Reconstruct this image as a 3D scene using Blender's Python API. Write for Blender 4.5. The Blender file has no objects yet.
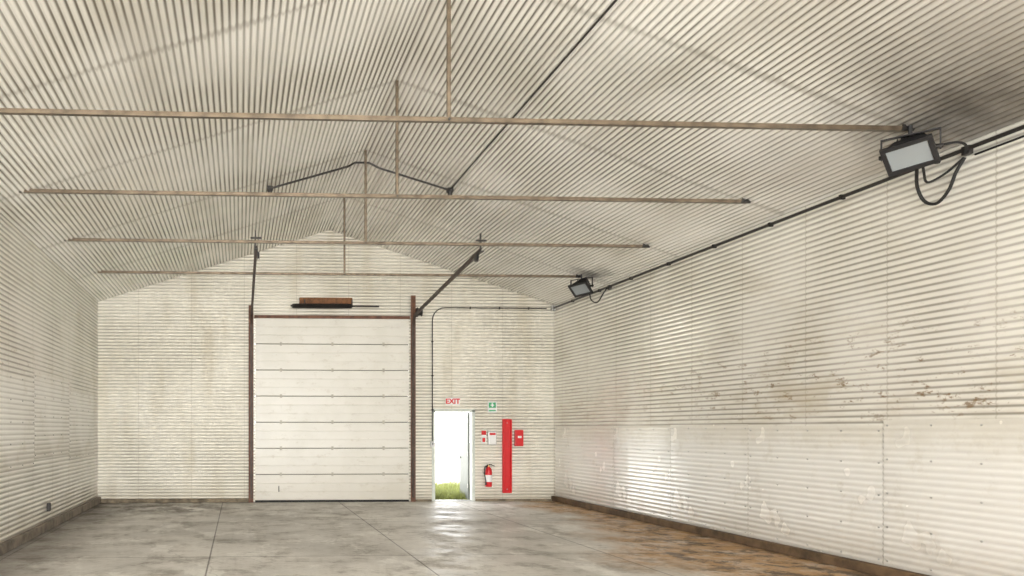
import bpy, bmesh, math, random
from mathutils import Vector, Matrix
random.seed(4)
C = bpy.context.scene.collection
PI = math.pi
# ------------------------------------------------------------ room dimensions (metres)
XL, XR, YB, YF = -3.27, 7.44, 17.1, -5.0
XM = (XL+XR)/2
ZE, ZR = 4.63, 6.35
SL = (ZR-ZE)/(XR-XM)
LS = math.hypot(XR-XM, ZR-ZE)
PITCH, AMP = 0.074, 0.011
TIE_Y = [7.26, 9.68, 12.13, 14.60]
TIE_Z = 4.79
F, PX, PY, YAW, EYE = 735.0, 274.0, 429.0, math.radians(2.65), 1.70
def ceil_z(x): return ZR - SL*abs(x-XM)
def bw(u, v, Y=YB):
    a = (u-PX)/F
    k = (a*math.cos(YAW)+math.sin(YAW))/(math.cos(YAW)-a*math.sin(YAW))
    x = k*Y
    d = x*math.sin(YAW)+Y*math.cos(YAW)
    return x, EYE+(PY-v)*d/F
# ------------------------------------------------------------ materials
class NT:
    def __init__(s, name):
        s.m = bpy.data.materials.new(name); s.m.use_nodes = True
        s.t = s.m.node_tree; s.b = s.t.nodes['Principled BSDF']
        s.tc = s.t.nodes.new('ShaderNodeTexCoord')
        s.sep = s.t.nodes.new('ShaderNodeSeparateXYZ'); s.t.links.new(s.tc.outputs['Object'], s.sep.inputs[0])
    def put(s, sock, v):
        if isinstance(v, bpy.types.NodeSocket): s.t.links.new(v, sock)
        elif isinstance(v, (tuple, list)): sock.default_value = (v[0], v[1], v[2], 1) if len(sock.default_value) == 4 else v
        else: sock.default_value = v
    def math(s, op, a, b=0.0, c=None):
        n = s.t.nodes.new('ShaderNodeMath'); n.operation = op
        s.put(n.inputs[0], a); s.put(n.inputs[1], b)
        if c is not None: s.put(n.inputs[2], c)
        return n.outputs[0]
    def mul(s, a, b): return s.math('MULTIPLY', a, b)
    def noise(s, scale, detail=4, rough=0.6, st=(1, 1, 1)):
        mp = s.t.nodes.new('ShaderNodeMapping'); mp.inputs['Scale'].default_value = st
        s.t.links.new(s.tc.outputs['Object'], mp.inputs[0])
        n = s.t.nodes.new('ShaderNodeTexNoise'); n.inputs['Scale'].default_value = scale
        n.inputs['Detail'].default_value = detail; n.inputs['Roughness'].default_value = rough
        s.t.links.new(mp.outputs[0], n.inputs['Vector']); return n.outputs['Fac']
    def cracks(s, scale, warp):
        nz = s.t.nodes.new('ShaderNodeTexNoise'); nz.inputs['Scale'].default_value = 1.7; nz.inputs['Detail'].default_value = 6
        s.t.links.new(s.tc.outputs['Object'], nz.inputs['Vector'])
        m = s.t.nodes.new('ShaderNodeVectorMath'); m.operation = 'MULTIPLY_ADD'
        s.t.links.new(nz.outputs['Color'], m.inputs[0]); m.inputs[1].default_value = (warp,)*3
        s.t.links.new(s.tc.outputs['Object'], m.inputs[2])
        v = s.t.nodes.new('ShaderNodeTexVoronoi'); v.feature = 'DISTANCE_TO_EDGE'; v.inputs['Scale'].default_value = scale
        s.t.links.new(m.outputs[0], v.inputs['Vector']); return v.outputs['Distance']
    def ramp(s, f, lo, hi, a=0.0, b=1.0):
        n = s.t.nodes.new('ShaderNodeMapRange'); n.interpolation_type = 'SMOOTHSTEP'
        s.put(n.inputs[0], f)
        for i, v in zip((1, 2, 3, 4), (lo, hi, a, b)): n.inputs[i].default_value = v
        return n.outputs[0]
    def mix(s, f, a, b):
        n = s.t.nodes.new('ShaderNodeMix'); n.data_type = 'RGBA'
        s.put(n.inputs['Factor'], f); s.put(n.inputs[6], a); s.put(n.inputs[7], b); return n.outputs[2]
    def bump(s, h, strength=0.3, dist=0.01):
        n = s.t.nodes.new('ShaderNodeBump'); n.inputs['Strength'].default_value = strength
        n.inputs['Distance'].default_value = dist; s.put(n.inputs['Height'], h)
        s.t.links.new(n.outputs[0], s.b.inputs['Normal'])
    def col(s, v): s.put(s.b.inputs['Base Color'], v)
    def rgh(s, v): s.put(s.b.inputs['Roughness'], v)
def simple(name, col, rough=0.5, metal=0.0, var=0.12, scale=9, dark=0.6):
    n = NT(name); f = n.noise(scale)
    n.col(n.mix(n.ramp(f, .35, .7, 0, var*4 if var < .25 else 1), col, tuple(c*dark for c in col)))
    n.rgh(rough); n.b.inputs['Metallic'].default_value = metal
    return n.m
def sheet_paint(name, base, dirty, r0, r1, side, gr=None):
    n = NT(name); x, y, z = n.sep.outputs
    c = n.mix(n.mul(n.ramp(n.noise(.7, 2), .4, .7), .5), base, dirty)
    if side == 'ceiling':
        # distance down the slope from the eave, as the sheets are rolled
        dxm = n.math('ABSOLUTE', n.math('SUBTRACT', x, XM))
        t = n.mul(n.math('SUBTRACT', XR-XM, dxm), LS/(XR-XM))
        groove = .95
    else: t = z; groove = .13 if side == 'sheet' else .7
    if gr is not None: groove = gr
    gd = n.ramp(n.math('PINGPONG', t, PITCH/2), .004, .021, 1, 0)
    c = n.mix(n.mul(gd, n.ramp(n.noise(.7, 1, .5), .3, .66, groove*.55, groove)), c, (.155, .135, .10))  # shade in the corrugation valleys, painted into the sheet colour
    if side == 'ceiling':
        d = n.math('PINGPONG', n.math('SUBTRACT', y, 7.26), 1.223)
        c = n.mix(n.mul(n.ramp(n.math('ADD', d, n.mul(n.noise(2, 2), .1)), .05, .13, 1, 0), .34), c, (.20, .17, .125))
        c = n.mix(n.mul(n.ramp(n.noise(.9, 2, .5, (2.0, .3, 1)), .48, .72), .25), c, (.40, .36, .28))
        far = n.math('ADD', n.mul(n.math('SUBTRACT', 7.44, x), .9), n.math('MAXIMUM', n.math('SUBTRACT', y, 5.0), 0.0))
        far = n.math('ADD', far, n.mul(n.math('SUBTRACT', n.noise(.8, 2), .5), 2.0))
        c = n.mix(n.mul(n.ramp(far, .8, 5.0, 1, 0), .6), c, (.25, .205, .15))  # shade over the ceiling's near right end, painted in as brown
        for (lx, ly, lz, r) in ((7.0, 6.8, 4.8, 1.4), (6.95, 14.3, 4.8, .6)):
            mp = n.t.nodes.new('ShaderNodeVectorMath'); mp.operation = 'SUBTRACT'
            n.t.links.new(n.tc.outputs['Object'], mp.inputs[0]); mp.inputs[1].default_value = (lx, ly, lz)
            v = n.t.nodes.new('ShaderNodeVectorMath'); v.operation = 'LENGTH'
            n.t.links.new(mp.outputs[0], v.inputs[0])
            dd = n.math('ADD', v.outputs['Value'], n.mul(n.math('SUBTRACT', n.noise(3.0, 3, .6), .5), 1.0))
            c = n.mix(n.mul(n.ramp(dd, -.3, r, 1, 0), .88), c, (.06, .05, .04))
    elif side == 'back':
        c = n.mix(n.mul(n.ramp(n.noise(1.6, 2, .5, (1.6, 1, .25)), .5, .78), .25), c, (.46, .38, .24))
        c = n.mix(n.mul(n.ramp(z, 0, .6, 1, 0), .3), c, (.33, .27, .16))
        d = n.math('PINGPONG', n.math('SUBTRACT', x, .1), .61)
        c = n.mix(n.mul(n.ramp(d, .0, .012, 1, 0), .3), c, (.25, .21, .15))
    elif side == 'sheet':
        c = n.mix(n.mul(n.ramp(n.noise(2.4, 7, .75), .52, .68), .28), c, (.48, .42, .32))
        c = n.mix(n.mul(n.ramp(n.math('ADD', z, n.mul(n.noise(1.4, 5, .7), .8)), 1.5, 2.1), .4), c, (.62, .56, .43))
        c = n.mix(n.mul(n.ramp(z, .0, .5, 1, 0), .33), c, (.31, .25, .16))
    else:
        d = n.math('PINGPONG', n.math('SUBTRACT', y, .8), .61)
        c = n.mix(n.mul(n.ramp(d, .0, .014, 1, 0), .35), c, (.28, .24, .17))
        c = n.mix(n.mul(n.ramp(n.noise(1.3, 3, .6, (1, 1, 2)), .5, .8), .25), c, (.50, .43, .30))
        band = n.mul(n.ramp(z, 1.6, 2.0), n.ramp(z, 2.3, 3.4, 1, 0))
        band = n.mul(band, n.ramp(y, 14, 9, .3, 1))
        fl = n.ramp(n.noise(4.6, 8, .82, (1, .8, 1.7)), .56, .61)
        c = n.mix(n.mul(n.mul(band, fl), .82), c, (.23, .14, .065))
        c = n.mix(n.mul(n.mul(band, n.ramp(n.noise(1.0, 5, .7, (1, .6, 1.3)), .48, .64)), .3), c, (.45, .35, .19))
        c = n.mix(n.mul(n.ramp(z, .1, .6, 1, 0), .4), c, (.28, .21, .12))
    n.col(c)
    n.rgh(n.ramp(n.noise(2, 2), .3, .7, r0, r1))
    if side == 'ceiling':
        n.put(n.b.inputs['Metallic'], n.ramp(n.noise(.5, 1), .38, .62, .15, .5))
    else: n.b.inputs['Metallic'].default_value = {'back': .15, 'side': .22, 'sheet': .18}[side]
    if side in ('side', 'sheet'):
        n.bump(n.noise(1.3, 1, .4, (1, 1.4, .45)), .45, .05)
    return n.m
M = {}
M['back'] = sheet_paint('cream corrugated back', (.93, .90, .815), (.86, .825, .72), .32, .42, 'back')
M['side'] = sheet_paint('cream corrugated side', (.92, .90, .84), (.83, .80, .72), .16, .26, 'side')
M['left'] = sheet_paint('shaded cream corrugated side', (.82, .80, .745), (.68, .66, .60), .32, .42, 'side')  # darker copy of the side paint: left wall's shade put into the colour
M['flat'] = sheet_paint('white smooth sheet', (.90, .895, .87), (.85, .84, .80), .19, .28, 'sheet')
M['flatleft'] = sheet_paint('shaded ribbed sheet', (.86, .85, .81), (.74, .725, .675), .32, .42, 'sheet', .45)  # sheet paint with the left wall's shade mixed into its colour
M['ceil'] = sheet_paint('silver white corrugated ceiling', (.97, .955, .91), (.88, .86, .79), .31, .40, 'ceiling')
n = NT('concrete floor'); x, y, z = n.sep.outputs
c = n.mix(n.ramp(n.noise(.55, 5, .6), .35, .65), (.66, .63, .58), (.48, .455, .415))
c = n.mix(n.mul(n.ramp(n.noise(1.4, 9, .76), .5, .64), .6), c, (.21, .185, .155))
c = n.mix(n.mul(n.ramp(n.noise(1.3, 7, .7, (1, .6, 1)), .52, .63), .6), c, (.82, .80, .75))
c = n.mix(n.mul(n.ramp(n.noise(11, 6, .8), .5, .62), .22), c, (.24, .215, .18))
xe = n.math('ADD', x, n.mul(n.math('SUBTRACT', n.noise(.8, 5, .65), .5), 3.0))
xe = n.math('ADD', xe, n.mul(n.ramp(y, 9, 14), -1.4))
ed = n.mul(n.ramp(xe, 4.5, 5.7), n.ramp(n.noise(2.2, 8, .75), .36, .54, .45, 1))
c = n.mix(n.mul(ed, .9), c, (.44, .25, .095))
c = n.mix(n.mul(n.mul(n.ramp(xe, 4.7, 6.0), n.ramp(n.noise(2.6, 8, .8), .48, .57)), .86), c, (.07, .045, .027))
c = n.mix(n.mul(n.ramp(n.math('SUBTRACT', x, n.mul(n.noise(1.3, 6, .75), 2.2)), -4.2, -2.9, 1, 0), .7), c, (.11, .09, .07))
fl = n.mul(n.ramp(y, 13.8, 15.8), n.ramp(n.math('ADD', x, n.mul(n.noise(1.5, 5), 2)), 1.4, -.2, 0, 1))
c = n.mix(n.mul(n.mul(fl, n.ramp(n.noise(2, 7, .75), .42, .55)), .78), c, (.09, .07, .05))
j1 = n.ramp(n.math('PINGPONG', n.math('ADD', x, .4), 1.35), .004, .016, 1, 0)
j2 = n.ramp(n.math('PINGPONG', n.math('SUBTRACT', y, 9.8), 1.8), .004, .016, 1, 0)
j = n.math('MAXIMUM', j1, j2)
ck = n.ramp(n.cracks(.3, .8), .001, .006, 1, 0)
c = n.mix(n.mul(ck, .25), c, (.12, .10, .085))
c = n.mix(n.mul(j, .75), c, (.08, .07, .06))
n.col(c); n.rgh(n.ramp(n.noise(1.4, 7, .72), .38, .62, .38, .7)); n.b.inputs['Specular IOR Level'].default_value = .32
n.bump(n.math('SUBTRACT', n.mul(n.noise(9, 8, .7), .6), j), .35, .01)
M['floor'] = n.m
M['curb'] = simple('brown stained sill', (.17, .105, .055), .8, 0, 1, 3, .35)
M['curbleft'] = simple('grey stained concrete curb', (.24, .20, .155), .8, 0, 1, 3, .4)
M['curbback'] = simple('stained concrete sill', (.27, .22, .15), .8, 0, 1, 5, .4)
n = NT('grey cream door panel paint'); x, y, z = n.sep.outputs
c = n.mix(n.mul(n.ramp(n.noise(1.1, 4), .4, .7), .5), (.76, .74, .68), (.66, .64, .565))
c = n.mix(n.mul(n.ramp(n.noise(3.5, 8, .78, (1, 1, 2)), .54, .68), .3), c, (.42, .36, .26))
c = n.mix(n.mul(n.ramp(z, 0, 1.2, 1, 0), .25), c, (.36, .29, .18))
n.col(c); n.rgh(.36); M['panel'] = n.m
M['joint'] = simple('door joint backing', (.16, .15, .125), .8)
M['black'] = simple('black paint', (.018, .018, .02), .45)
M['rubber'] = simple('black rubber', (.012, .012, .012), .7)
M['steel'] = simple('dull grey brown steel', (.175, .135, .095), .28, .55, 1, 6, .5)
M['galv'] = simple('galvanised steel', (.5, .5, .49), .4, .8)
M['dull'] = simple('dull door hardware', (.55, .52, .45), .5, .1)
M['dkst'] = simple('dark oiled steel', (.035, .032, .03), .45, .4)
M['rail'] = simple('rusty dark rail', (.075, .05, .038), .5, .3, 1, 6, .5)
M['rust'] = simple('rusty brown angle steel', (.19, .085, .047), .6, .1, 1, 7, .45)
M['wood'] = simple('old brown board', (.24, .10, .035), .7, 0, 1, 12, .45)
M['red'] = simple('red paint', (.66, .015, .02), .4, 0, .05)
M['white'] = simple('white plastic', (.88, .88, .87), .4, 0, .03)
M['frame'] = simple('pale grey green door frame', (.66, .70, .65), .45, 0, .08)
M['green'] = simple('green sign', (.05, .38, .17), .4, 0, .03)
M['grey'] = simple('grey green painted door leaf', (.13, .14, .125), .5, 0, .08)
M['brass'] = simple('brass', (.6, .42, .15), .3, 1)
M['grass'] = simple('dry green grass', (.26, .29, .085), .8, 0, 1, 3.5, .4)
M['gravel'] = simple('pale gravel yard', (.66, .64, .56), .9, 0, .2, 3, .75)
n = NT('frosted lamp glass'); n.col((.50, .54, .56)); n.rgh(.12); n.b.inputs['Transmission Weight'].default_value = .5; n.b.inputs['IOR'].default_value = 1.4; M['glass'] = n.m
M['refl'] = simple('lamp reflector', (.7, .7, .72), .4, .6, .02)
# ------------------------------------------------------------ helpers
def obj(name, bm, mat, parent=None, loc=(0, 0, 0), smooth=False, bevel=0, kind=None):
    me = bpy.data.meshes.new(name)
    if kind != 'open': bmesh.ops.recalc_face_normals(bm, faces=bm.faces)
    bm.to_mesh(me); bm.free(); me.materials.append(mat)
    if smooth:
        for p in me.polygons: p.use_smooth = True
    o = bpy.data.objects.new(name, me); C.objects.link(o); o.location = loc
    if parent is not None: o.parent = parent
    if bevel:
        b = o.modifiers.new('bevel', 'BEVEL'); b.width = bevel; b.segments = 2; b.limit_method = 'ANGLE'
    return o
def repeat(o, locs):
    for l in locs:
        c_ = o.copy(); C.objects.link(c_); c_.parent = o.parent; c_.location = l
def box(bm, x0, x1, y0, y1, z0, z1, mtx=None):
    vs = [bm.verts.new((a, b, c_)) for a in (x0, x1) for b in (y0, y1) for c_ in (z0, z1)]
    for f in ((0, 1, 3, 2), (4, 6, 7, 5), (0, 4, 5, 1), (2, 3, 7, 6), (0, 2, 6, 4), (1, 5, 7, 3)):
        bm.faces.new([vs[i] for i in f])
    if mtx: bmesh.ops.transform(bm, matrix=mtx, verts=vs)
    return vs
def BX(*a): bm = bmesh.new(); box(bm, *a); return bm
def tube(bm, pts, r, seg=10, close=True):
    pts = [Vector(p) for p in pts]; rings = []
    up = None
    for i, p in enumerate(pts):
        d = (pts[min(i+1, len(pts)-1)]-pts[max(i-1, 0)]).normalized()
        if up is None:
            up = Vector((0, 0, 1)) if abs(d.z) < .9 else Vector((1, 0, 0))
        s = d.cross(up).normalized(); up = s.cross(d).normalized()
        rr = r[i] if isinstance(r, (list, tuple)) else r
        rings.append([bm.verts.new(p+(s*math.cos(2*PI*k/seg)+up*math.sin(2*PI*k/seg))*rr) for k in range(seg)])
    for a, b in zip(rings, rings[1:]):
        for k in range(seg): bm.faces.new((a[k], a[(k+1) % seg], b[(k+1) % seg], b[k]))
    if close: bm.faces.new(rings[0][::-1]); bm.faces.new(rings[-1])
def TB(pts, r, seg=10): bm = bmesh.new(); tube(bm, pts, r, seg); return bm
def spline(pts, n_=8):
    P = [Vector(p) for p in pts]; P = [P[0]*2-P[1]]+P+[P[-1]*2-P[-2]]; out = []
    for i in range(1, len(P)-2):
        for k in range(n_):
            t = k/n_; a, b, c_, d = P[i-1:i+3]
            out.append(.5*((2*b)+(c_-a)*t+(2*a-5*b+4*c_-d)*t*t+(3*b-a-3*c_+d)*t**3))
    out.append(P[-2]); return out
def lathe(prof, seg=20):
    bm = bmesh.new(); rings = []
    for r, z_ in prof: rings.append([bm.verts.new((r*math.cos(2*PI*k/seg), r*math.sin(2*PI*k/seg), z_)) for k in range(seg)])
    for a, b in zip(rings, rings[1:]):
        for k in range(seg): bm.faces.new((a[k], a[(k+1) % seg], b[(k+1) % seg], b[k]))
    bm.faces.new(rings[0][::-1]); bm.faces.new(rings[-1]); return bm
def extr(poly, axis, a0, a1):
    bm = bmesh.new()
    def mk(p, a): return {'X': (a, p[0], p[1]), 'Y': (p[0], a, p[1]), 'Z': (p[0], p[1], a)}[axis]
    A = [bm.verts.new(mk(p, a0)) for p in poly]; B = [bm.verts.new(mk(p, a1)) for p in poly]
    bm.faces.new(A[::-1]); bm.faces.new(B)
    for i in range(len(poly)): bm.faces.new((A[i], A[(i+1) % len(poly)], B[(i+1) % len(poly)], B[i]))
    return bm
def tag(o, label, cat, group=None):
    o['label'] = label; o['category'] = cat
    if group: o['group'] = group
    return o
def struct(o, label=None):
    o['kind'] = 'structure'
    if label: o['label'] = label
    return o
def thing(name, label, cat, loc=(0, 0, 0), group=None):
    o = bpy.data.objects.new(name, None); C.objects.link(o); o.location = loc; o.empty_display_size = .1
    return tag(o, label, cat, group)
def copy_tree(o, parent=None):
    c_ = o.copy(); C.objects.link(c_)
    if parent is not None: c_.parent = parent
    for ch in list(o.children): copy_tree(ch, c_)
    return c_
def text_mesh(name, s, size, mat, parent, loc):
    cu = bpy.data.curves.new(name, 'FONT'); cu.body = s; cu.size = size; cu.extrude = .002; cu.offset = .006; cu.align_x = 'CENTER'; cu.align_y = 'CENTER'
    t = bpy.data.objects.new(name+'_tmp', cu); C.objects.link(t)
    dg = bpy.context.evaluated_depsgraph_get(); dg.update()
    me = bpy.data.meshes.new_from_object(t.evaluated_get(dg)); bpy.data.objects.remove(t)
    me.transform(Matrix.Rotation(PI/2, 4, 'X')); me.materials.clear(); me.materials.append(mat)
    o = bpy.data.objects.new(name, me); C.objects.link(o); o.parent = parent; o.location = loc
    return o
# ------------------------------------------------------------ shell
SEG = 8
def wave(t): return AMP*math.cos(2*PI*t/PITCH)
def side_wall(name, x0, sgn, label, mat):
    bm = bmesh.new(); prev = None; n_ = int((ZE+.06)/PITCH*SEG)
    for i in range(n_+1):
        z_ = i*PITCH/SEG; xx = x0+sgn*wave(z_)*.65
        cur = (bm.verts.new((xx, YF, z_)), bm.verts.new((xx, YB+.1, z_)))
        if prev: bm.faces.new((prev[0], prev[1], cur[1], cur[0]))
        prev = cur
    struct(obj(name, bm, mat, smooth=True, kind='open'), label)
side_wall('wall_right', XR, 1, 'long right wall of cream corrugated steel with muddy flecks', M['side'])
side_wall('wall_left', XL, -1, 'left wall of cream corrugated steel', M['left'])
bm = bmesh.new(); prev = None
nx, nz = SL/math.hypot(1, SL), 1/math.hypot(1, SL)
n_ = int(LS/PITCH*SEG)
for sg in (-1, 1):
    rng = range(-14, n_+1) if sg < 0 else range(n_, -15, -1)
    for i in rng:
        s_ = i*PITCH/SEG; t = s_/LS; w = wave(s_)*1.25
        xx = (XL+(XM-XL)*t) if sg < 0 else (XR-(XR-XM)*t); zz = ZE+(ZR-ZE)*t
        xx += sg*nx*w; zz += nz*w
        cur = (bm.verts.new((xx, YF, zz)), bm.verts.new((xx, YB+.1, zz)))
        if prev: bm.faces.new((prev[0], prev[1], cur[1], cur[0]))
        prev = cur
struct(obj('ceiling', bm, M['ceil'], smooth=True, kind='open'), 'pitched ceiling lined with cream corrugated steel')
DX0, DX1, DZ = .35, 3.95, 4.28
MX0, MX1, MZ = 4.55, 5.49, 2.13
def gable(name, Yw, holes, mat, label):
    bm = bmesh.new(); dz = PITCH/SEG; n_ = int((ZR+.05)/dz)
    cuts = sorted({h[2] for h in holes})
    zs = sorted({round(i*dz, 5) for i in range(n_+2)} | set(cuts))
    for z0, z1 in zip(zs, zs[1:]):
        def ext(z_):
            if z_ <= ZE: return XL-.05, XR+.05
            h = max(0, (ZR+.06-z_)/SL); return max(XL-.05, XM-h), min(XR+.05, XM+h)
        (a0, b0), (a1, b1) = ext(z0), ext(z1)
        hs = [h for h in holes if (z0+z1)/2 < h[2]]
        edges = [(a0, a1)]
        for h in sorted(hs): edges += [(h[0], h[0]), (h[1], h[1])]
        edges.append((b0, b1))
        for k in range(0, len(edges), 2):
            (p0, p1), (q0, q1) = edges[k], edges[k+1]
            bm.faces.new([bm.verts.new(v) for v in ((p0, Yw+wave(z0), z0), (q0, Yw+wave(z0), z0), (q1, Yw+wave(z1), z1), (p1, Yw+wave(z1), z1))])
    bmesh.ops.remove_doubles(bm, verts=bm.verts, dist=1e-4)
    struct(obj(name, bm, mat, smooth=True, kind='open'), label)
gable('wall_back', YB, [(DX0, DX1, DZ), (MX0, MX1, MZ)], M['back'], 'gable end wall of cream corrugated steel behind the doors')
FX0, FX1, FZ = -3.0, 4.6, 4.4
gable('wall_front', YF, [(FX0, FX1, FZ)], M['back'], 'gable wall behind the viewer with wide open doorway')
struct(obj('floor', BX(XL-.05, XR+.05, YF-.2, YB+.25, -.12, 0), M['floor']), 'stained grey concrete floor with control joints')
struct(obj('baseboard_right', BX(XR-.075, XR+.01, YF, YB, 0, .12), M['curb'], bevel=.01))
struct(obj('baseboard_left', BX(XL-.01, XL+.075, YF, YB, 0, .14), M['curbleft'], bevel=.01))
struct(obj('baseboard_back', BX(XL+.075, DX0-.15, YB-.07, YB+.01, 0, .09), M['curbback'], bevel=.01))
struct(obj('baseboard_back_right', BX(MX1+.06, XR-.075, YB-.05, YB+.01, 0, .05), M['curbback']))
struct(obj('baseboard_back_middle', BX(DX1+.15, MX0-.06, YB-.05, YB+.01, 0, .05), M['curbback']))
struct(obj('ground', BX(-60, 60, YB+.25, 90, -.14, -.03), M['gravel']), 'pale gravel yard outside the small door')
struct(obj('ground_front', BX(-60, 60, -60, YF-.2, -.14, -.03), M['gravel']), 'pale gravel yard behind the viewer')
def angle_post(name, x0, sg, top):
    poly = [(x0, YB-.1), (x0+sg*.11, YB-.1), (x0+sg*.11, YB-.085), (x0+sg*.015, YB-.085), (x0+sg*.015, YB-.016), (x0, YB-.016)]
    struct(obj(name, extr(poly, 'Z', 0, top), M['rust']))
angle_post('trim_1', DX0-.15, 1, 4.56); angle_post('trim_2', DX1+.15, -1, 4.82)
struct(obj('trim_3', BX(DX0-.02, DX1+.02, YB-.085, YB-.02, DZ-.01, DZ+.06), M['rust'], bevel=.004))
# ------------------------------------------------------------ overhead door
d1 = thing('door_1', 'tall white sectional overhead door of seven panels', 'overhead door', ((DX0+DX1)/2, YB, 0))
d1['kind'] = 'structure'
W2 = (DX1-DX0)/2; ph = (DZ-.04)/7
for k in range(7):
    z0 = .04+k*ph+.007; z1 = .04+(k+1)*ph-.007
    poly = [(-.02, z0), (-.057, z0), (-.065, z0+.008)]
    for q in (1, 2):
        zc = z0+(z1-z0)*q/3; poly += [(-.065, zc-.012), (-.060, zc-.006), (-.060, zc+.006), (-.065, zc+.012)]
    poly += [(-.065, z1-.008), (-.057, z1), (-.02, z1)]
    p = obj('door_panel', extr(poly, 'X', -W2, W2), M['panel'], d1)
    if k:
        for hx in (-1.2, 0, 1.2):
            bm = bmesh.new(); box(bm, hx-.025, hx+.025, -.070, -.065, z0-.050, z0+.040)
            tube(bm, [(hx-.025, -.070, z0-.006), (hx+.025, -.070, z0-.006)], .006, 8)
            obj('hinge', bm, M['dull'], p)
    else:
        bm = bmesh.new(); tube(bm, spline([(-1.25, -.065, .25), (-1.25, -.10, .26), (-1.25, -.10, .36), (-1.25, -.065, .37)]), .008, 8)
        obj('handle', bm, M['dkst'], p)
obj('backing', BX(-W2+.01, W2-.01, -.03, -.022, .03, DZ), M['joint'], d1)
obj('bottom_seal', BX(-W2, W2, -.06, -.02, 0.0, .044), M['rubber'], d1)
# ------------------------------------------------------------ door tracks
def track(x0, inner, label):
    t = thing('door_track', label, 'door track', (x0, YB-.13, 0), 'door tracks')
    ye = 12.14-(YB-.13); path = [(0, .1), (0, 3.0), (0, 3.95)]
    zc0 = 4.02; R_ = .33
    for k in range(0, 7):
        a = k/6*(PI/2-.08); path.append((-R_+R_*math.cos(a), zc0+R_*math.sin(a)))
    path.append((ye, 4.70))
    sec = [(-.030, .024), (-.030, -.024), (.030, -.024), (.030, .024), (.021, .024), (.021, -.015), (-.021, -.015), (-.021, .024)]
    bm = bmesh.new(); rings = []
    for i, (yy, zz) in enumerate(path):
        a = Vector(path[max(i-1, 0)]); b = Vector(path[min(i+1, len(path)-1)]); d = (b-a).normalized(); nrm = Vector((-d.y, d.x))
        rings.append([bm.verts.new((-inner*s1, yy+nrm.x*s0, zz+nrm.y*s0)) for s0, s1 in sec])
    for a, b in zip(rings, rings[1:]):
        for k in range(8): bm.faces.new((a[k], a[(k+1) % 8], b[(k+1) % 8], b[k]))
    bm.faces.new(rings[0][::-1]); bm.faces.new(rings[-1])
    obj('track_rail', bm, M['rail'], t)
    wb = obj('wall_bracket', BX(-.03, .03, .0, .028, 0, .06), M['dkst'], t, (0, 0, .6))
    repeat(wb, [(0, 0, z_) for z_ in (1.8, 3.0, 3.85)])
    bm = bmesh.new(); box(bm, -.02, .0, ye-.02, ye+.02, 4.66, 4.98); box(bm, -.09, .09, ye-.012, ye+.012, 4.84, 4.87); box(bm, -.03, .03, ye-.06, ye+.09, 4.66, 4.675)
    obj('hanger_bracket', bm, M['dkst'], t)
    bm = lathe([(.02, -.02), (.075, -.018), (.075, -.012), (.055, -.006), (.055, .006), (.075, .012), (.075, .018), (.02, .02)], 18)
    bmesh.ops.transform(bm, matrix=Matrix.Translation((inner*.04, ye+.12, 4.60)) @ Matrix.Rotation(PI/2, 4, 'Y'), verts=bm.verts)
    obj('pulley', bm, M['black'], t)
    return t
track(DX0-.085, 1, 'dark overhead door track left of the white sectional door')
track(DX1+.085, -1, 'dark overhead door track right of the white sectional door, running up to a tie beam')
t = thing('cable_drum', 'dark cable drum and bracket at top right corner of the overhead door', 'cable drum', (DX1+.16, YB-.1, 4.42))
bm = lathe([(.02, -.05), (.10, -.05), (.10, -.04), (.075, -.03), (.075, .03), (.10, .04), (.10, .05), (.02, .05)], 20)
bmesh.ops.transform(bm, matrix=Matrix.Translation((.07, -.06, 0)) @ Matrix.Rotation(PI/2, 4, 'Y'), verts=bm.verts); obj('drum', bm, M['dkst'], t)
bm = bmesh.new(); box(bm, .0, .012, -.15, .08, -.09, .1); box(bm, .012, .06, .06, .08, -.09, .1); obj('bracket', bm, M['dkst'], t)
ts = thing('torsion_spring', 'dark torsion spring on short shaft under brown board above the overhead door', 'torsion spring', (2.1, YB-.02, 4.57))
obj('mounting_board', BX(-.72, .52, -.05, .0, .05, .19), M['wood'], ts, bevel=.004)
prof = []; x_ = -.86
while x_ < .45: prof += [(.048, x_), (.058, x_+.012)]; x_ += .024
prof = [(.02, -.90), (.05, -.89), (.05, -.86)]+prof+[(.05, .47), (.02, .5)]
bm = lathe(prof, 18); bmesh.ops.transform(bm, matrix=Matrix.Translation((0, -.12, -.02)) @ Matrix.Rotation(PI/2, 4, 'Y'), verts=bm.verts)
obj('spring', bm, M['dkst'], ts)
obj('shaft', TB([(-.93, -.12, -.02), (1.13, -.12, -.02)], .02, 10), M['dkst'], ts)
for xx in (-.6, .5): obj('bracket', BX(xx-.008, xx+.008, -.14, 0, -.05, .13), M['dkst'], ts)
# ------------------------------------------------------------ personnel door
d2 = thing('door_2', 'small exit doorway with pale grey door leaf swung outward', 'door', ((MX0+MX1)/2, YB, 0)); d2['kind'] = 'structure'
w = (MX1-MX0)/2
bm = bmesh.new()
box(bm, -w-.04, -w+.03, -.03, .14, 0, MZ+.02); box(bm, w-.03, w+.04, -.03, .14, 0, MZ+.02); box(bm, -w-.04, w+.04, -.03, .14, MZ-.03, MZ+.04)
obj('door_frame', bm, M['frame'], d2, bevel=.004)
obj('threshold', BX(-w+.03, w-.03, -.02, .15, 0, .02), M['galv'], d2)
lf = obj('door_leaf', BX(-.022, .022, 0, .86, .03, MZ-.04), M['grey'], d2, (w-.05, .15, 0), bevel=.004)
lf.rotation_euler.z = math.radians(-4)
bm = bmesh.new(); tube(bm, [(-.022, .79, 1.0), (-.07, .79, 1.0)], .012, 10); tube(bm, [(-.07, .80, 1.0), (-.07, .68, 1.0)], .011, 10); tube(bm, [(-.022, .79, 1.0), (-.028, .79, 1.0)], .03, 14)
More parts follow.
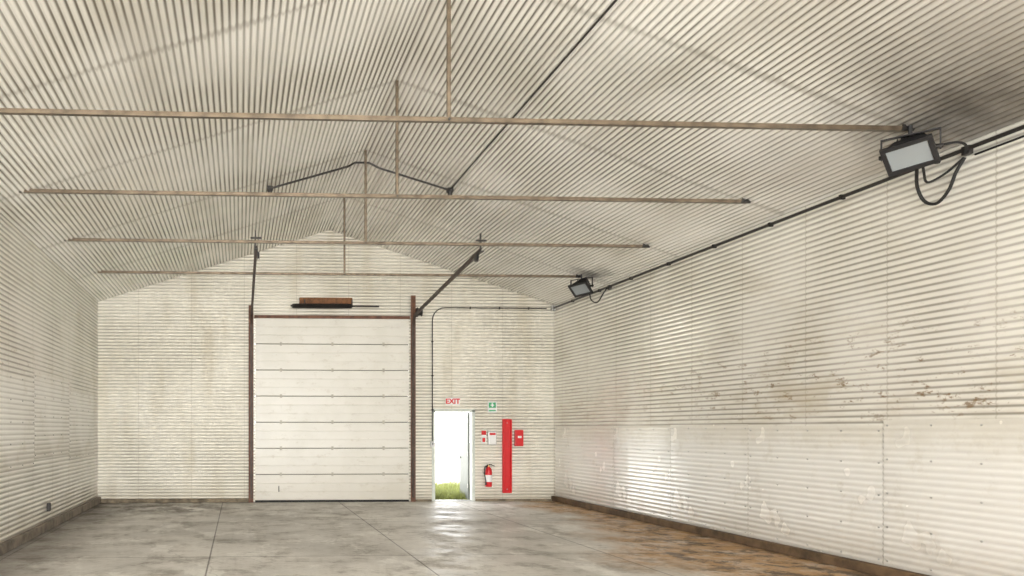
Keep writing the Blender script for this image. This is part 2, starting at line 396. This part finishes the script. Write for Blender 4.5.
obj('door_handle', bm, M['dkst'], lf)
for zz in (.3, 1.05, 1.85): obj('hinge', TB([(-.028, .0, zz), (-.028, .0, zz+.1)], .01, 8), M['galv'], lf)
# ------------------------------------------------------------ signs and safety gear on the back wall
YW = YB-AMP-.002
x0, z0 = bw(452.5, 401.5)
s = thing('exit_sign', 'small white sign reading EXIT in red above the small doorway', 'sign', (x0, YW, z0))
obj('sign_plate', BX(-.17, .17, -.012, 0, -.09, .09), M['white'], s, bevel=.003)
text_mesh('lettering', 'EXIT', .165, M['red'], s, (0, -.0145, 0))
x0, z0 = bw(492, 407)
s = thing('first_aid_sign', 'small green and white sign with cross right of the EXIT sign', 'sign', (x0, YW, z0))
obj('sign_plate', BX(-.11, .11, -.01, 0, -.13, .13), M['white'], s, bevel=.003)
obj('green_field', BX(-.085, .085, -.0125, -.0095, -.02, .105), M['green'], s)
obj('green_strip', BX(-.085, .085, -.0125, -.0095, -.10, -.07), M['green'], s)
bm = bmesh.new(); box(bm, -.014, .014, -.015, -.012, .0, .085); box(bm, -.043, .043, -.0148, -.012, .028, .057); obj('cross', bm, M['white'], s)
x0, z0 = bw(483.5, 437)
s = thing('notice_card', 'narrow white notice card with red band left of the white wall box', 'notice', (x0, YW, z0))
obj('card', BX(-.055, .055, -.008, 0, -.15, .15), M['white'], s)
obj('red_band', BX(-.055, .055, -.011, -.0075, .05, .15), M['red'], s); obj('red_square', BX(-.035, .035, -.011, -.0075, -.12, -.02), M['red'], s)
x0, z0 = bw(491.5, 438)
s = thing('wall_box', 'shallow white wall box with red strip between notice card and tall red board', 'wall box', (x0, YW, z0))
obj('box_body', BX(-.10, .10, -.05, 0, -.16, .16), M['galv'], s, bevel=.008)
obj('box_lid', BX(-.088, .088, -.062, -.05, -.145, .145), M['white'], s, bevel=.004)
obj('red_strip', BX(-.07, .07, -.066, -.06, .07, .12), M['red'], s)
x0, z0 = bw(506.5, 456)
s = thing('red_board', 'tall narrow red channel board on the wall right of the small doorway', 'fire board', (x0, YW, z0))
poly = [(-.11, 0), (-.11, -.05), (-.085, -.05), (-.07, -.028), (.07, -.028), (.085, -.05), (.11, -.05), (.11, 0)]
obj('board', extr(poly, 'Z', -.84, .84), M['red'], s)
sc = obj('screw', TB([(0, -.026, 0), (0, -.036, 0)], .012, 10), M['galv'], s, (0, 0, -.78)); repeat(sc, [(0, 0, .78)])
ec = obj('end_cap', BX(-.105, .105, -.048, 0, 0, .03), M['red'], s, (0, 0, .84)); repeat(ec, [(0, 0, -.87)])
x0, z0 = bw(518, 438)
s = thing('fire_alarm_box', 'plain red fire alarm box with small white plate right of the tall red board', 'alarm', (x0, YW, z0))
obj('box_body', BX(-.10, .10, -.08, 0, -.19, .19), M['red'], s, bevel=.012)
obj('box_cover', BX(-.08, .08, -.09, -.078, -.16, .16), M['red'], s, bevel=.004)
obj('plate', BX(-.045, .045, -.094, -.088, .0, .05), M['white'], s, bevel=.002)
x0, z0 = bw(487, 486.5)
s = thing('fire_extinguisher', 'red fire extinguisher with black hose hanging low right of the small doorway', 'fire extinguisher', (x0, YW-.10, z0))
obj('cylinder', lathe([(.03, 0), (.07, .005), (.078, .03), (.078, .36), (.07, .41), (.045, .45), (.025, .465), (.025, .48)], 24), M['red'], s, smooth=True)
obj('label_band', lathe([(.0785, .12), (.0795, .121), (.0795, .28), (.0785, .281)], 24), M['white'], s)
vl = obj('valve', lathe([(.022, .475), (.022, .51), (.012, .515)], 12), M['brass'], s)
obj('carry_handle', BX(-.015, .10, -.012, .012, .51, .525, Matrix.Rotation(-.05, 4, 'Y')), M['black'], vl)
obj('lever', BX(-.15, -.02, -.012, .012, .50, .515, Matrix.Rotation(.32, 4, 'Y')), M['black'], vl)
hs = obj('hose', TB(spline([(-.02, 0, .5), (-.09, -.02, .47), (-.11, -.04, .32), (-.09, -.06, .16), (-.085, -.06, .1)]), .011, 8), M['rubber'], s, smooth=True)
obj('nozzle', TB([(-.086, -.06, .12), (-.085, -.06, .05)], [.013, .02], 10), M['black'], hs)
bm = bmesh.new(); box(bm, -.03, .03, .075, .1, .25, .5); box(bm, -.085, .085, -.0, .085, .30, .315); obj('wall_bracket', bm, M['dkst'], s)
sx, _ = bw(432, 440); cz = 4.55
_, swz = bw(432, 444)
c1 = thing('wall_conduit', 'thin dark conduit crossing the end wall and dropping left of the small doorway', 'conduit', (sx, YW-.02, cz))
pts = [(XR-.20-sx, 0, 0), (.30, 0, 0)]+[(.30-.30*math.sin(k/6*PI/2), 0, -.30+.30*math.cos(k/6*PI/2)) for k in range(1, 7)]+[(0, 0, swz-cz+.07)]
obj('pipe', TB(pts, .013, 8), M['dkst'], c1, smooth=True)
hc = obj('clip', BX(-.012, .012, -.018, .018, -.025, .025), M['dkst'], c1, (.9, 0, 0)); repeat(hc, [(1.6, 0, 0), (2.3, 0, 0)])
vc = obj('clip', BX(-.025, .025, -.018, .018, -.012, .012), M['dkst'], c1, (0, 0, -.8)); repeat(vc, [(0, 0, -1.6), (0, 0, -2.4)])
sw = thing('light_switch', 'small grey switch box at foot of the conduit beside the small doorway', 'switch', (sx, YW, swz))
obj('switch_box', BX(-.045, .045, -.05, 0, -.07, .065), M['galv'], sw, bevel=.005)
obj('toggle', BX(-.01, .01, -.07, -.048, -.015, .02), M['black'], sw)
# ------------------------------------------------------------ tie beams
TL, TR = -2.91, 6.88
tie_labels = ['nearest horizontal steel tie beam, passing beside the large floodlight', 'second nearest horizontal steel tie beam under the ceiling',
              'third horizontal steel tie beam, carrying the ends of the door tracks', 'farthest horizontal steel tie beam, passing beside the small distant floodlight']
def tie():
    t = thing('tie_beam', tie_labels[0], 'tie beam', (XM, TIE_Y[0], TIE_Z), 'steel tie beams')
    l_, r_ = TL-XM, TR-XM
    sec = [(-.022, .023), (-.022, -.023), (.030, -.023), (.030, -.015), (-.014, -.015), (-.014, .023)]
    obj('beam', extr(sec, 'X', l_, r_), M['steel'], t, bevel=.003)
    obj('hanger', BX(-.020, .020, -.012, .018, -.015, ZR-TIE_Z-.02), M['steel'], t, bevel=.005)
    for sg, e in ((-1, l_), (1, r_)):
        poly = [(e-sg*.10, -.024), (e+sg*.03, -.028), (e+sg*.05, .01), (e-sg*.08, .04)]
        obj('end_plate', extr(poly, 'Y', -.026, -.012), M['dkst'], t)
    b_ = obj('bolt', TB([(0, -.034, 0), (0, -.02, 0)], .014, 6), M['dkst'], t); repeat(b_, [(r_-.04, 0, 0), (l_+.04, 0, 0)])
    return t
t0 = tie()
for k in range(1, 4):
    c_ = copy_tree(t0); c_.location.y = TIE_Y[k]; c_['label'] = tie_labels[k]
# ------------------------------------------------------------ floodlights
def flood():
    t = thing('floodlight', 'large black floodlight hanging at right end of nearest tie beam', 'floodlight', (6.84, 7.2, 4.53), 'floodlights')
    Rz = Matrix.Rotation(math.radians(-50), 4, 'Z')
    R = Rz @ Matrix.Rotation(math.radians(48), 4, 'X') @ Matrix.Rotation(math.radians(-8), 4, 'Y')
    def fin(bm): bmesh.ops.transform(bm, matrix=R @ Matrix.Scale(.92, 4), verts=bm.verts); return bm
    def frus(x0, z0, y0, x1, z1, y1, capf=True, capb=True):
        bm = bmesh.new()
        A = [bm.verts.new(p) for p in ((-x0, y0, -z0), (x0, y0, -z0), (x0, y0, z0), (-x0, y0, z0))]
        B = [bm.verts.new(p) for p in ((-x1, y1, -z1), (x1, y1, -z1), (x1, y1, z1), (-x1, y1, z1))]
        for k in range(4): bm.faces.new((A[k], A[(k+1) % 4], B[(k+1) % 4], B[k]))
        if capf: bm.faces.new(A[::-1])
        if capb: bm.faces.new(B)
        return bm
    o = obj('housing', fin(frus(.20, .155, -.06, .13, .10, .14, False)), M['black'], t)
    o.modifiers.new('s', 'SOLIDIFY').thickness = .006
    bm = bmesh.new()
    box(bm, -.225, .225, -.095, -.055, .13, .18); box(bm, -.225, .225, -.095, -.055, -.18, -.13)
    box(bm, -.225, -.18, -.095, -.055, -.13, .13); box(bm, .18, .225, -.095, -.055, -.13, .13)
    obj('front_frame', fin(bm), M['black'], t, bevel=.004)
    obj('reflector', fin(frus(.18, .13, -.055, .10, .05, .05, False)), M['refl'], t)
    bm = bmesh.new(); box(bm, -.181, .181, -.080, -.074, -.131, .131); obj('glass', fin(bm), M['glass'], t)
    bm = bmesh.new(); tube(bm, [(-.08, .0, 0), (.08, .0, 0)], .015, 12); obj('bulb', fin(bm), M['refl'], t, smooth=True)
    for k in range(-3, 4): obj('cooling_fin', fin(BX(k*.035-.004, k*.035+.004, .02, .185, -.10, .10)), M['black'], o)
    obj('ballast_box', fin(BX(-.08, .08, .14, .25, -.075, .075)), M['black'], o, bevel=.008)
    bm = bmesh.new()
    box(bm, -.235, -.225, -.02, .02, -.03, .17, Rz); box(bm, .225, .235, -.02, .02, -.03, .17, Rz); box(bm, -.235, .235, -.02, .02, .17, .182, Rz)
    tube(bm, [(0, 0, .18), (0, 0, .27)], .018, 10)
    obj('yoke', bm, M['black'], t)
    for sx_ in (-1, 1): obj('pivot_knob', TB([Rz @ Vector((sx_*.18, 0, 0)), Rz @ Vector((sx_*.25, 0, 0))], .022, 12), M['dkst'], t)
    return t
fl = flood()
fl2 = copy_tree(fl); fl2.location = (6.88, 14.52, 4.56); fl2.scale = (.95,)*3; fl2['label'] = 'small distant floodlight at right end of farthest tie beam near the end wall'
L = Vector((6.84, 7.2, 4.53))
for r_, pts in ((.016, [(6.98, 7.28, 4.56), (7.12, 7.42, 4.44), (7.26, 7.56, 4.30), (7.32, 7.54, 4.14), (7.34, 7.42, 4.08), (7.35, 7.30, 4.18), (7.35, 7.22, 4.34), (7.36, 7.14, 4.46)]),
            (.012, [(6.98, 7.20, 4.60), (7.1, 7.12, 4.58), (7.22, 7.08, 4.59), (7.31, 7.08, 4.56), (7.36, 7.14, 4.50)]),
            (.012, [(7.0, 7.24, 4.52), (7.12, 7.34, 4.38), (7.24, 7.42, 4.30), (7.31, 7.30, 4.35), (7.36, 7.15, 4.46)])):
    obj('power_cord', TB([Vector(p)-L for p in spline(pts)], r_, 8), M['rubber'], fl, smooth=True)
obj('power_cord', TB(spline([(.12, .05, .03), (.24, .15, -.05), (.33, .25, -.22), (.40, .12, -.30), (.44, -.05, -.15), (.48, -.15, -.04)]), .013, 8), M['rubber'], fl2, smooth=True)
rc = thing('eave_conduit', 'long dark conduit running along top of the right wall', 'conduit', (XR-.055, 6, 4.55))
obj('pipe', TB([(0, -10.5, 0), (0, YB-.1-6, 0)], .02, 10), M['dkst'], rc, smooth=True)
cl = obj('clip', BX(-.025, .038, -.015, .015, -.028, .028), M['dkst'], rc, (0, -9.5, 0))
repeat(cl, [(0, -9.5+1.22*k, 0) for k in range(1, 17)])
jb = obj('junction_box', BX(-.025, .03, -.04, .04, -.06, .028), M['dkst'], rc, (0, 1.14, 0), bevel=.006); repeat(jb, [(0, 8.38, 0)])
obj('corner_box', BX(-.05, .035, YB-6.14, YB-6.04, -.06, .06), M['galv'], rc, bevel=.006)
o = obj('power_cable', TB(spline([(XR-.03, -4.4, 4.49), (XR-.03, 0, 4.46), (XR-.03, 4, 4.48), (XR-.03, 7.08, 4.47)]), .011, 8), M['rubber'], smooth=True)
tag(o, 'second thinner black cable just below the conduit on the right wall, near end', 'cable')
cc = thing('ceiling_conduit', 'dark conduit following the ceiling over the ridge then running toward the viewer', 'conduit', (XM, 12.5, 5.9))
g = .05
A = Vector((.51, 12.5, ceil_z(.51)-g)); B = Vector((3.61, 12.5, ceil_z(3.61)-g)); Rg = Vector((XM, 12.5, ZR-.09))
o_ = Vector((XM, 12.5, 5.9))
pts = [A, A.lerp(Rg, .85), Rg+Vector((-.12, 0, -.0)), Rg+Vector((.12, 0, 0)), Rg.lerp(B, .2), B]
obj('cross_pipe', TB([p-o_ for p in pts], .018, 8), M['dkst'], cc)
obj('long_pipe', TB([B-o_, Vector((3.61, 11.5, ceil_z(3.61)-.04))-o_, Vector((3.61, -4.5, ceil_z(3.61)-.04))-o_], .011, 8), M['dkst'], cc)
for P_ in (A, B):
    bm = bmesh.new(); q = P_-o_; box(bm, q.x-.05, q.x+.05, -.05, .05, q.z-.03, q.z+.03)
    tube(bm, [(q.x, 0, q.z-.09), (q.x, 0, q.z-.02)], [.035, .045], 12); obj('lamp_holder', bm, M['dkst'], cc)
# ------------------------------------------------------------ shallow ribbed steel sheets over the lower walls
def sheet(xw, sg, y0, y1, z0, z1, label, mat):
    t = thing('steel_sheet', label, 'steel sheet', (xw-sg*(AMP+.003), (y0+y1)/2, z0), 'flat steel sheets')
    h = (y1-y0)/2-.006
    H = z1-z0; N_ = int(H/PITCH*6); ps = []
    amp = .0034 if sg > 0 else .005
    for k in range(N_+1):
        zz = H*k/N_; ps.append((sg*amp*math.cos(2*PI*zz/PITCH), zz))
    poly = [(a-.0012, b) for a, b in ps]+[(a+.0012, b) for a, b in reversed(ps)]
    bm = bmesh.new()
    A_ = [bm.verts.new((a, -h, b)) for a, b in poly]; B_ = [bm.verts.new((a, h, b)) for a, b in poly]
    L_ = len(poly)
    for i in range(L_): bm.faces.new((A_[i], A_[(i+1) % L_], B_[(i+1) % L_], B_[i]))
    for i in range(N_):
        bm.faces.new((A_[i], A_[i+1], A_[L_-2-i], A_[L_-1-i])); bm.faces.new((B_[i], B_[i+1], B_[L_-2-i], B_[L_-1-i]))
    obj('sheet', bm, mat, t)
    nz_, ny = 4, 4; locs = []
    for i in range(ny+1):
        for j_ in range(nz_+1): locs.append((-sg*.003, -h+.05+(2*h-.1)*i/ny, .06+(z1-z0-.12)*j_/nz_))
    r = obj('rivet', TB([(0, 0, 0), (-sg*.008, 0, 0)], [.013, .010], 6), M['galv'], t, locs[0]); repeat(r, locs[1:])
sheet(XR, 1, 14.3, 17.0, .125, 1.77, 'shallow ribbed white steel sheet low on the right wall, against the end wall corner', M['flat'])
sheet(XR, 1, 12.36, 14.3, .125, 1.75, 'shallow ribbed steel sheet low on right wall carrying the bright doorway reflection', M['flat'])
sheet(XR, 1, 10.42, 12.36, .125, 1.77, 'ribbed white steel sheet low on right wall just nearer than the doorway reflection', M['flat'])
sheet(XR, 1, 8.16, 10.42, .125, 1.74, 'ribbed white steel sheet low on right wall, second from photo right edge', M['flat'])
sheet(XR, 1, 5.9, 8.16, .125, 1.80, 'ribbed white steel sheet low on the right wall, at right edge of the photo', M['flat'])
sheet(XL, -1, 14.2, 16.6, 1.10, 2.45, 'faint white steel sheet midway up the left wall, closest to the end wall', M['flatleft'])
sheet(XL, -1, 11.8, 14.2, 1.22, 2.60, 'faint white steel sheet midway up the left wall, second from the end wall', M['flatleft'])
sheet(XL, -1, 9.4, 11.8, 1.10, 2.50, 'faint white steel sheet on the left wall at the left edge of the photo', M['flatleft'])
s = thing('wall_outlet', 'small dark electrical outlet low on the left wall', 'outlet', (XL+AMP+.002, 12.6, .38))
obj('outlet_box', BX(0, .05, -.05, .05, -.07, .07), M['dkst'], s, bevel=.005); obj('cover_plate', BX(.05, .055, -.04, .04, -.06, .06), M['black'], s)
# ------------------------------------------------------------ grass outside
bm = bmesh.new()
for i in range(15000):
    gx = random.uniform(4.3, 8.0); gy = 17.5+4.6*random.random()**1.7
    clump = .5+.5*math.sin(gx*7+math.sin(gy*3)*2)
    h = random.uniform(.05, .14)*(1+1.4*clump*random.random()); a = random.uniform(0, 2*PI); w_ = .006
    dx, dy = math.cos(a)*w_, math.sin(a)*w_; lx, ly = random.uniform(-.09, .09), random.uniform(-.09, .09)
    v = [bm.verts.new(p) for p in ((gx-dx, gy-dy, -.03), (gx+dx, gy+dy, -.03), (gx+dx*.6+lx*.4, gy+dy*.6+ly*.4, h*.6), (gx-dx*.6+lx*.4, gy-dy*.6+ly*.4, h*.6), (gx+lx, gy+ly, h))]
    bm.faces.new((v[0], v[1], v[2], v[3])); bm.faces.new((v[3], v[2], v[4]))
o = obj('grass', bm, M['grass'], kind='open'); o['kind'] = 'stuff'; tag(o, 'yellow green grass growing outside the small doorway', 'grass')
# ------------------------------------------------------------ light
w_ = bpy.data.worlds.new('sky'); bpy.context.scene.world = w_; w_.use_nodes = True
bg = w_.node_tree.nodes['Background']; bg.inputs[0].default_value = (.98, .99, 1, 1); bg.inputs[1].default_value = 7.0
def area(loc, rot, sx_, sy_, e, col=(1, .985, .96), portal=False):
    l = bpy.data.lights.new('daylight', 'AREA'); l.shape = 'RECTANGLE'; l.size = sx_; l.size_y = sy_; l.energy = e; l.color = col
    o = bpy.data.objects.new('daylight', l); C.objects.link(o); o.location = loc; o.rotation_euler = rot
    if portal: l.cycles.is_portal = True
fc = (FX0+FX1)/2
area((fc, -4.7, 2.2), (PI/2, 0, 0), FX1-FX0, 4.2, 1600)
area((fc, -5.0, FZ/2), (PI/2, 0, 0), FX1-FX0, FZ, 1, portal=True)
area(((MX0+MX1)/2, YB+.14, MZ/2), (-PI/2, 0, 0), MX1-MX0, MZ, 1, portal=True)
bpy.context.scene.view_settings.view_transform = 'Standard'
# ------------------------------------------------------------ camera
cd = bpy.data.cameras.new('camera'); cam = bpy.data.objects.new('camera', cd); C.objects.link(cam)
cam.location = (0, 0, EYE); cam.rotation_euler = (PI/2, 0, -YAW)
cd.sensor_width = 36; cd.lens = F/1024*36; cd.shift_x = (512-PX)/1024; cd.shift_y = (PY-288)/1024; cd.clip_start = .05
bpy.context.scene.camera = cam
